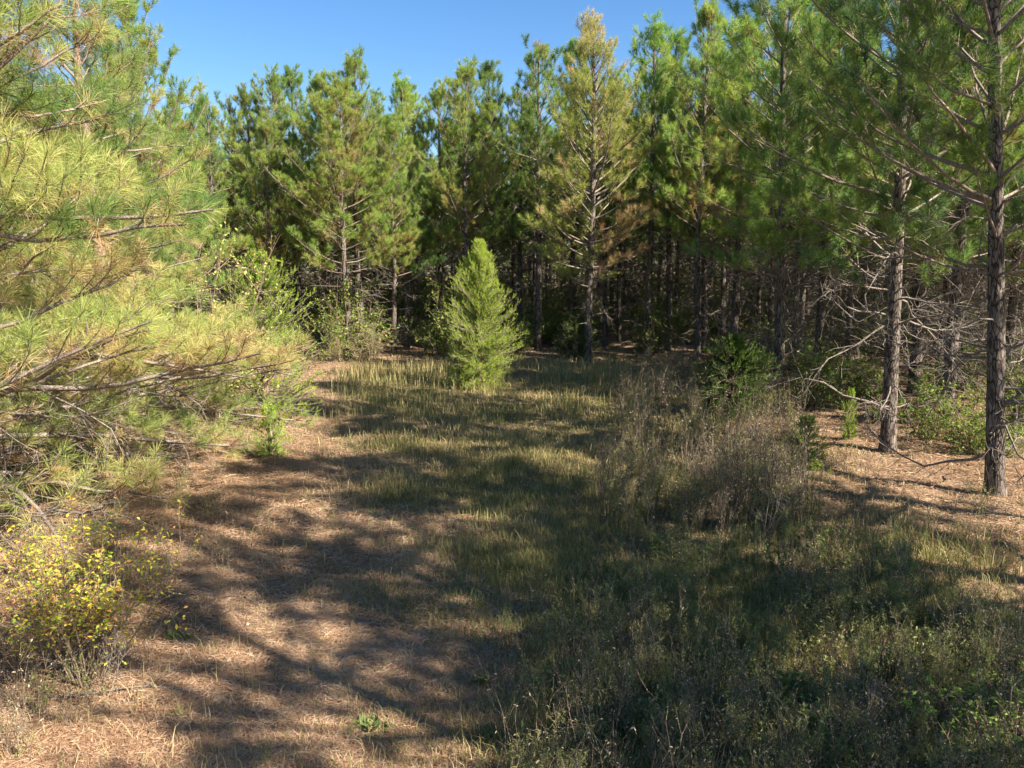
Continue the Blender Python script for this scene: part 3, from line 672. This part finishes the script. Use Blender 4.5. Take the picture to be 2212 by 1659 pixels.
# --- the wood behind: rows of pines, one object each
def free(x, y, r): return all((x - a) ** 2 + (y - c) ** 2 > r * r for a, c in used)
n = 0
for row, yy in enumerate(np.arange(31.5, 62, 2.7)):
    for xx in np.arange(-.70 * yy - 2, .70 * yy + 4, 2.2 if yy < 38 else 3.0):
        x, y = xx + rng.uniform(-.9, .9), yy + rng.uniform(-.8, .8)
        if not free(x, y, 1.1): continue
        lim = np.interp(x, [-30, -8, 0, 8, 25], [9.8, 10.2, 10.8, 11.6, 12])
        H = lim * rng.uniform(.88, 1.04) * (1 + .006 * (y - 32))
        put(DEEP[rng.integers(3)] if row > 0 else FAR[rng.integers(5)], x, y, 'slim pine of the dense wood behind the clearing, bare trunk with dead limbs', 'pines of the wood behind the clearing', H=H); n += 1
for xx, yy in [(x, y) for y in np.arange(13, 31, 2.8) for x in np.arange(9.5, 27, 2.8)]:
    x, y = xx + rng.uniform(-.8, .8), yy + rng.uniform(-.8, .8)
    if x > .75 * y + 5 or x < np.interp(y, [13, 30], [10.3, 7.4]) or not free(x, y, 1.6): continue
    put(DEEP[rng.integers(3)], x, y, 'bare trunked pine standing in the shaded wood on the right', 'pines of the right hand wood', H=rng.uniform(10.5, 12)); n += 1
for xx, yy in [(x, y) for y in np.arange(18, 31, 2.9) for x in np.arange(-24, -8.5, 2.9)]:
    x, y = xx + rng.uniform(-.8, .8), yy + rng.uniform(-.8, .8)
    if x < -.75 * y - 3 or not free(x, y, 1.6): continue
    put(FAR[rng.integers(5)], x, y, 'green pine of the wood on the left, half hidden by the yellowing boughs', 'pines of the left hand wood', H=rng.uniform(8.0, 9.4)); n += 1
print('wood', n)

# --- cedars
CED = cedar(601, H=4.15, rad=1.12, nb=700, ntw=24, nlf=15, tone0=.72)
b = G(1036, 838); CED.place(b[0], b[1], 'bright green young cedar standing alone in the middle of the clearing', rz=.4, sx=.74)
CED2 = cedar(602, H=3.4, rad=1.2, nb=300, ntw=12, nlf=18, tone0=.42)
CED2.place(At(562, 600, 16)[0], 16.0, 'bushy green cedar beside the yellowing boughs on the left', rz=1.1, sz=1.08)
CED3 = cedar(603, H=2.1, rad=1.05, up=-.05, nb=640, ntw=24, nlf=15, tone0=.05, lw=.014, name='cedar_bush', cat='bush')
b = G(1590, 905); CED3.place(b[0], b[1] + .3, 'dark green bushy cedar in the weeds in front of the dark trunked pine', rz=2, sx=.72, sz=.85)
b = G(1395, 805); CED3.place(b[0] - 1.9, b[1] + 3.5, 'small dull green cedar under the browning pine', rz=.3, sx=.6, sz=.8)
SEED = cedar(604, H=.85, rad=.24, nb=90, ntw=8, nlf=14, tone0=.62, name='cedar_seedling', cat='seedling', lf=.03, lw=.009)
b = G(585, 985); SEED.place(b[0], b[1], 'knee high bright green seedling on the sunlit edge of the track', rz=.2)
b = G(1832, 950); SEED.place(b[0], b[1], 'thin upright green seedling left of the second near pine', rz=1.2, sx=.55, sz=1.1)
b = G(1738, 1010); SEED.place(b[0], b[1], 'soft green seedling at the right edge of the weeds', rz=2.2, sx=1.2, sz=1.0)

# --- drooping pine sprig by the left bough and foreground shrubs
YB = shrub(701, H=1.35, rad=.6, stems=30, kids=10, sub=6, lf=(.02, .05), nlf=3, lm=YLEAF, tone=(.52, .30), bare=.35, r0=.007, leaf_from=.4, spread=.27, name='yellow_leaved_bush', cat='bush', up=.02)
b = G(185, 1480); YB.place(b[0], b[1], 'yellow leaved bush with thin brown stems at the lower left', rz=.5, sx=.95, sz=.95)
LB = shrub(702, H=3.3, rad=1., stems=9, kids=9, sub=6, lf=(.05, .09), nlf=4, tone=(.80, .08), bare=.15, r0=.014, leaf_from=.1, spread=.25, name='leafy_shrub', cat='shrub', aspect=.6)
LB.place(At(462, 640, 14.5)[0], 14.5, 'pale leaved broadleaf shrub between the yellowing boughs and the left cedar', rz=0)
LB2 = shrub(703, H=1.3, rad=.9, stems=16, kids=8, sub=5, lf=(.04, .075), nlf=3, tone=(.45, .18), bare=.1, r0=.008, leaf_from=.05, spread=.5, name='leafy_shrub', cat='shrub', aspect=.6)
b = G(2170, 1690); LB2.place(b[0], b[1], 'green leafy shrub in the lower right corner', rz=0, sx=.62, sz=.55)
b = G(30, 1060); LB2.place(b[0] - .1, b[1], 'yellow green leafy shrub low at the left edge under the boughs', rz=1.4, sx=.8, sz=.7)
for px, py, sc, lab in [(90, 900, 1.3, 'green undergrowth shrub under the near left pine'), (300, 870, 1.1, 'green undergrowth shrub between the left pine trunks'), (1120, 765, 1.1, 'dull green shrub at the wood edge right behind the cedar'),
                        (1850, 870, .6, 'sunlit green shrub on the wood floor left of the second near pine'), (1985, 900, .5, 'green shrub in the shade behind the second near pine'), (2080, 950, .45, 'low leafy shrub between the two near pines'),
                        (1770, 880, .6, 'leafy shrub beside the dark trunked pine')]:
    b = G(px, py); LB2.place(b[0], b[1], lab, rz=rng.uniform(0, 6), sx=sc, sz=sc)
# understory saplings in the wood
k = 0
for i in range(255):
    y = rng.uniform(27.5, 42) if i < 150 else rng.uniform(42, 62); x = rng.uniform(-.5 * y, .7 * y)
    if y < 29 and -2 < x < 6: continue
    s = rng.uniform(.7, 1.8) * (1 if y < 42 else 2.1)
    LB2.place(x, y, 'dull green or brown understory shrub on the floor of the wood', 'understory shrubs in the wood', rz=rng.uniform(0, 6), sx=s, sz=s * 1.2); k += 1
for i in range(26):
    y = rng.uniform(13, 27); x = rng.uniform(np.interp(y, [13, 27], [7.2, 6.5]), .68 * y + 1)
    s = rng.uniform(.5, 1.3); LB2.place(x, y, 'green or yellowing leafy shrub on the floor of the shaded right hand wood', 'shrubs under the right hand pines', rz=rng.uniform(0, 6), sx=s, sz=s)
BARE = shrub(704, H=.9, rad=.5, stems=6, kids=7, sub=4, nlf=0, sm=DEADW, bare=.2, r0=.006, spread=.45, name='bare_shrub', cat='shrub', wig=.2)
for px, py, s, lab in [(1240, 782, 1.1, 'small bare grey shrub at the foot of the browning pine'), (890, 1440, .42, 'small bare twiggy shrub on the shaded track'), (1835, 1640, .75, 'pale bare branching shrub in the bottom right weeds'),
                       (2060, 1400, .6, 'bare forked shrub in the weeds below the big near pine'), (1655, 1180, .8, 'bare grey shrub in the middle of the weeds'), (2075, 1085, .45, 'tiny bare forked sapling left of the big near pine'), (1950, 1300, .7, 'bare pale shrub in the shaded weeds on the right'),
                       (235, 1520, .7, 'thin bare stalks standing beside the yellow leaved bush'), (1500, 1620, .55, 'bare twigs standing at the bottom edge of the weeds')]:
    b = G(px, py); BARE.place(b[0], b[1], lab, rz=rng.uniform(0, 6), sx=s, sz=s)
# goldenrods gone to seed
GOLD = shrub(705, H=1.35, rad=.25, stems=9, kids=12, sub=4, lf=(.03, .06), nlf=3, lm=GRASS, tone=(.62, .14), bare=.4, r0=.006, leaf_from=.5, spread=.16, name='goldenrod', cat='wild plant', up=-.005, crown_name='seed_heads', aspect=.3)
b = G(795, 812); GOLD.place(b[0], b[1], 'pale feathery weed clump on the left of the far grass', rz=0, sx=1.5, sz=1.15)
b = G(722, 800); GOLD.place(b[0], b[1], 'leaning dry weed stalk left of the pale feathery clump', rz=2, sx=.5, sz=.95, tilt=(0, -.3))
b = G(975, 800); GOLD.place(b[0], b[1], 'thin leaning yellow weed stalks touching the left side of the cedar', rz=4, sx=.5, sz=1.0, tilt=(0, -.15))
# leafy rosettes
ROS = None
def rosette():
    rg = np.random.default_rng(9); g = Geo(); n = 120
    az = rg.uniform(0, 6.28, n); e = rg.uniform(.15, 1.1, n)
    D = np.stack([np.cos(az) * np.cos(e), np.sin(az) * np.cos(e), np.sin(e)], -1)
    L = rg.uniform(.05, .17, n); leaves(g, rg.normal(0, .035, (n, 3)) * np.array([1, 1, 0]), D, L, L * .16, .3 + rg.normal(0, .15, n), 0, rg)
    return Proto('leafy_rosette', 'wild plant', [('leaves', g.mesh('leaves', [WEEDLEAF]))])
ROS = rosette()
for px, py, s, lab in [(805, 1565, .95, 'dark green leaf rosette at the bottom middle of the track'), (1050, 1580, .9, 'dark green leaf rosette right of the other at the bottom'), (380, 1560, .55, 'small bright green rosette on the sunlit straw at lower left'),
                       (385, 1390, .8, 'green grassy tuft in the shade right of the yellow bush'), (1040, 1455, .8, 'low green plant above the bottom rosettes')]:
    b = G(px, py); ROS.place(b[0], b[1], lab, rz=rng.uniform(0, 6), sx=s, sz=s, dz=0)
# fallen sticks
def stick(p, q, r, lab, wig=.04, lift=.02):
    rg = np.random.default_rng(int(p[0] + q[1])); a, c = G(*p), G(*q); L = np.linalg.norm(c - a); K = 10
    t = np.linspace(0, 1, K)[:, None]; P = a + (c - a) * t; P[:, :2] += np.cumsum(rg.normal(0, wig * L / K, (K, 2)), 0)
    P[:, 2] = gz(P[:, 0], P[:, 1]) + lift + .05 * L * np.sin(t[:, 0] * 3.1) * .4
    o_ = P[0].copy(); g = Geo(); tubes(g, (P - o_)[None], (r * np.linspace(1, .45, K))[None], 5)
    for i in (3, 5, 7):
        d = nrm((P[i + 1] - P[i])[None] + rg.normal(0, .12, (1, 3)) * np.array([1, 1, .4])); tubes(g, grow((P[i] - o_)[None], d, np.array([L * .14]), 4, wig=.1, rg=rg), (r * np.linspace(.5, .25, 4))[None], 4)
    o = mobj('fallen_stick', g.mesh('fallen_stick', [DEADW])); o.location = o_
    tag(o, lab, 'stick', 'sticks fallen on the ground')
for a in [((0, 1528), (470, 1500), .009, 'long pale stick lying on the straw at the lower left edge'), ((300, 1420), (440, 1270), .007, 'thin stick leaning away from the yellow bush'),
          ((620, 1540), (790, 1524), .006, 'short pale stick at the bottom middle of the track'), ((340, 1310), (540, 1290), .008, 'dark stick lying in the shade right of the yellow bush'),
          ((905, 1420), (1000, 1520), .006, 'short stick lying near the green plant above the rosettes'), ((930, 1590), (1050, 1500), .006, 'thin diagonal stick beside the right rosette'),
          ((700, 1420), (820, 1390), .006, 'thin stick in the shaded middle of the track'), ((1580, 1510), (1700, 1480), .007, 'pale stick caught in the foreground weeds'),
          ((1720, 1000), (1860, 1030), .012, 'fallen limb on the sunlit straw beneath the second near pine')]:
    stick(*a)

# ------------------------------------------------------------------ light, sky, camera
w = bpy.data.worlds.new('World'); bpy.context.scene.world = w; w.use_nodes = True
nt = w.node_tree; nt.nodes.clear()
s = nt.nodes.new('ShaderNodeTexSky'); s.sky_type = 'NISHITA'; s.sun_disc = False; s.sun_elevation = SUN_EL; s.sun_rotation = SUN_AZ
s.air_density = 1.0; s.dust_density = .25; s.ozone_density = 2.2
bg = nt.nodes.new('ShaderNodeBackground'); bg.inputs[1].default_value = .10
o = nt.nodes.new('ShaderNodeOutputWorld'); hs = nt.nodes.new('ShaderNodeHueSaturation'); hs.inputs['Saturation'].default_value = 1.27; hs.inputs['Hue'].default_value = .504; hs.inputs['Value'].default_value = .57
nt.links.new(s.outputs[0], hs.inputs['Color']); nt.links.new(hs.outputs[0], bg.inputs[0]); nt.links.new(bg.outputs[0], o.inputs[0])
S = Vector((math.sin(SUN_AZ) * math.cos(SUN_EL), math.cos(SUN_AZ) * math.cos(SUN_EL), math.sin(SUN_EL)))
l = bpy.data.lights.new('sun', 'SUN'); l.energy = 5.0; l.angle = R(.53); l.color = (1, .90, .76)
lo = bpy.data.objects.new('sun', l); C.objects.link(lo); lo.rotation_euler = S.to_track_quat('Z', 'Y').to_euler()
cam = bpy.data.cameras.new('camera'); co = bpy.data.objects.new('camera', cam); C.objects.link(co)
co.location = (0, 0, CAMH); co.rotation_euler = (math.pi / 2 - PITCH, 0, 0)
cam.sensor_width = 36; cam.lens = F * 36 / 1024; cam.clip_start = .05; cam.clip_end = 2000
sc = bpy.context.scene; sc.camera = co
sc.view_settings.view_transform = 'Standard'; sc.view_settings.look = 'None'; sc.view_settings.gamma = 1
sc.view_settings.exposure = 1.85
sc.cycles.max_bounces = 8; sc.cycles.transparent_max_bounces = 4; sc.cycles.use_denoising = True
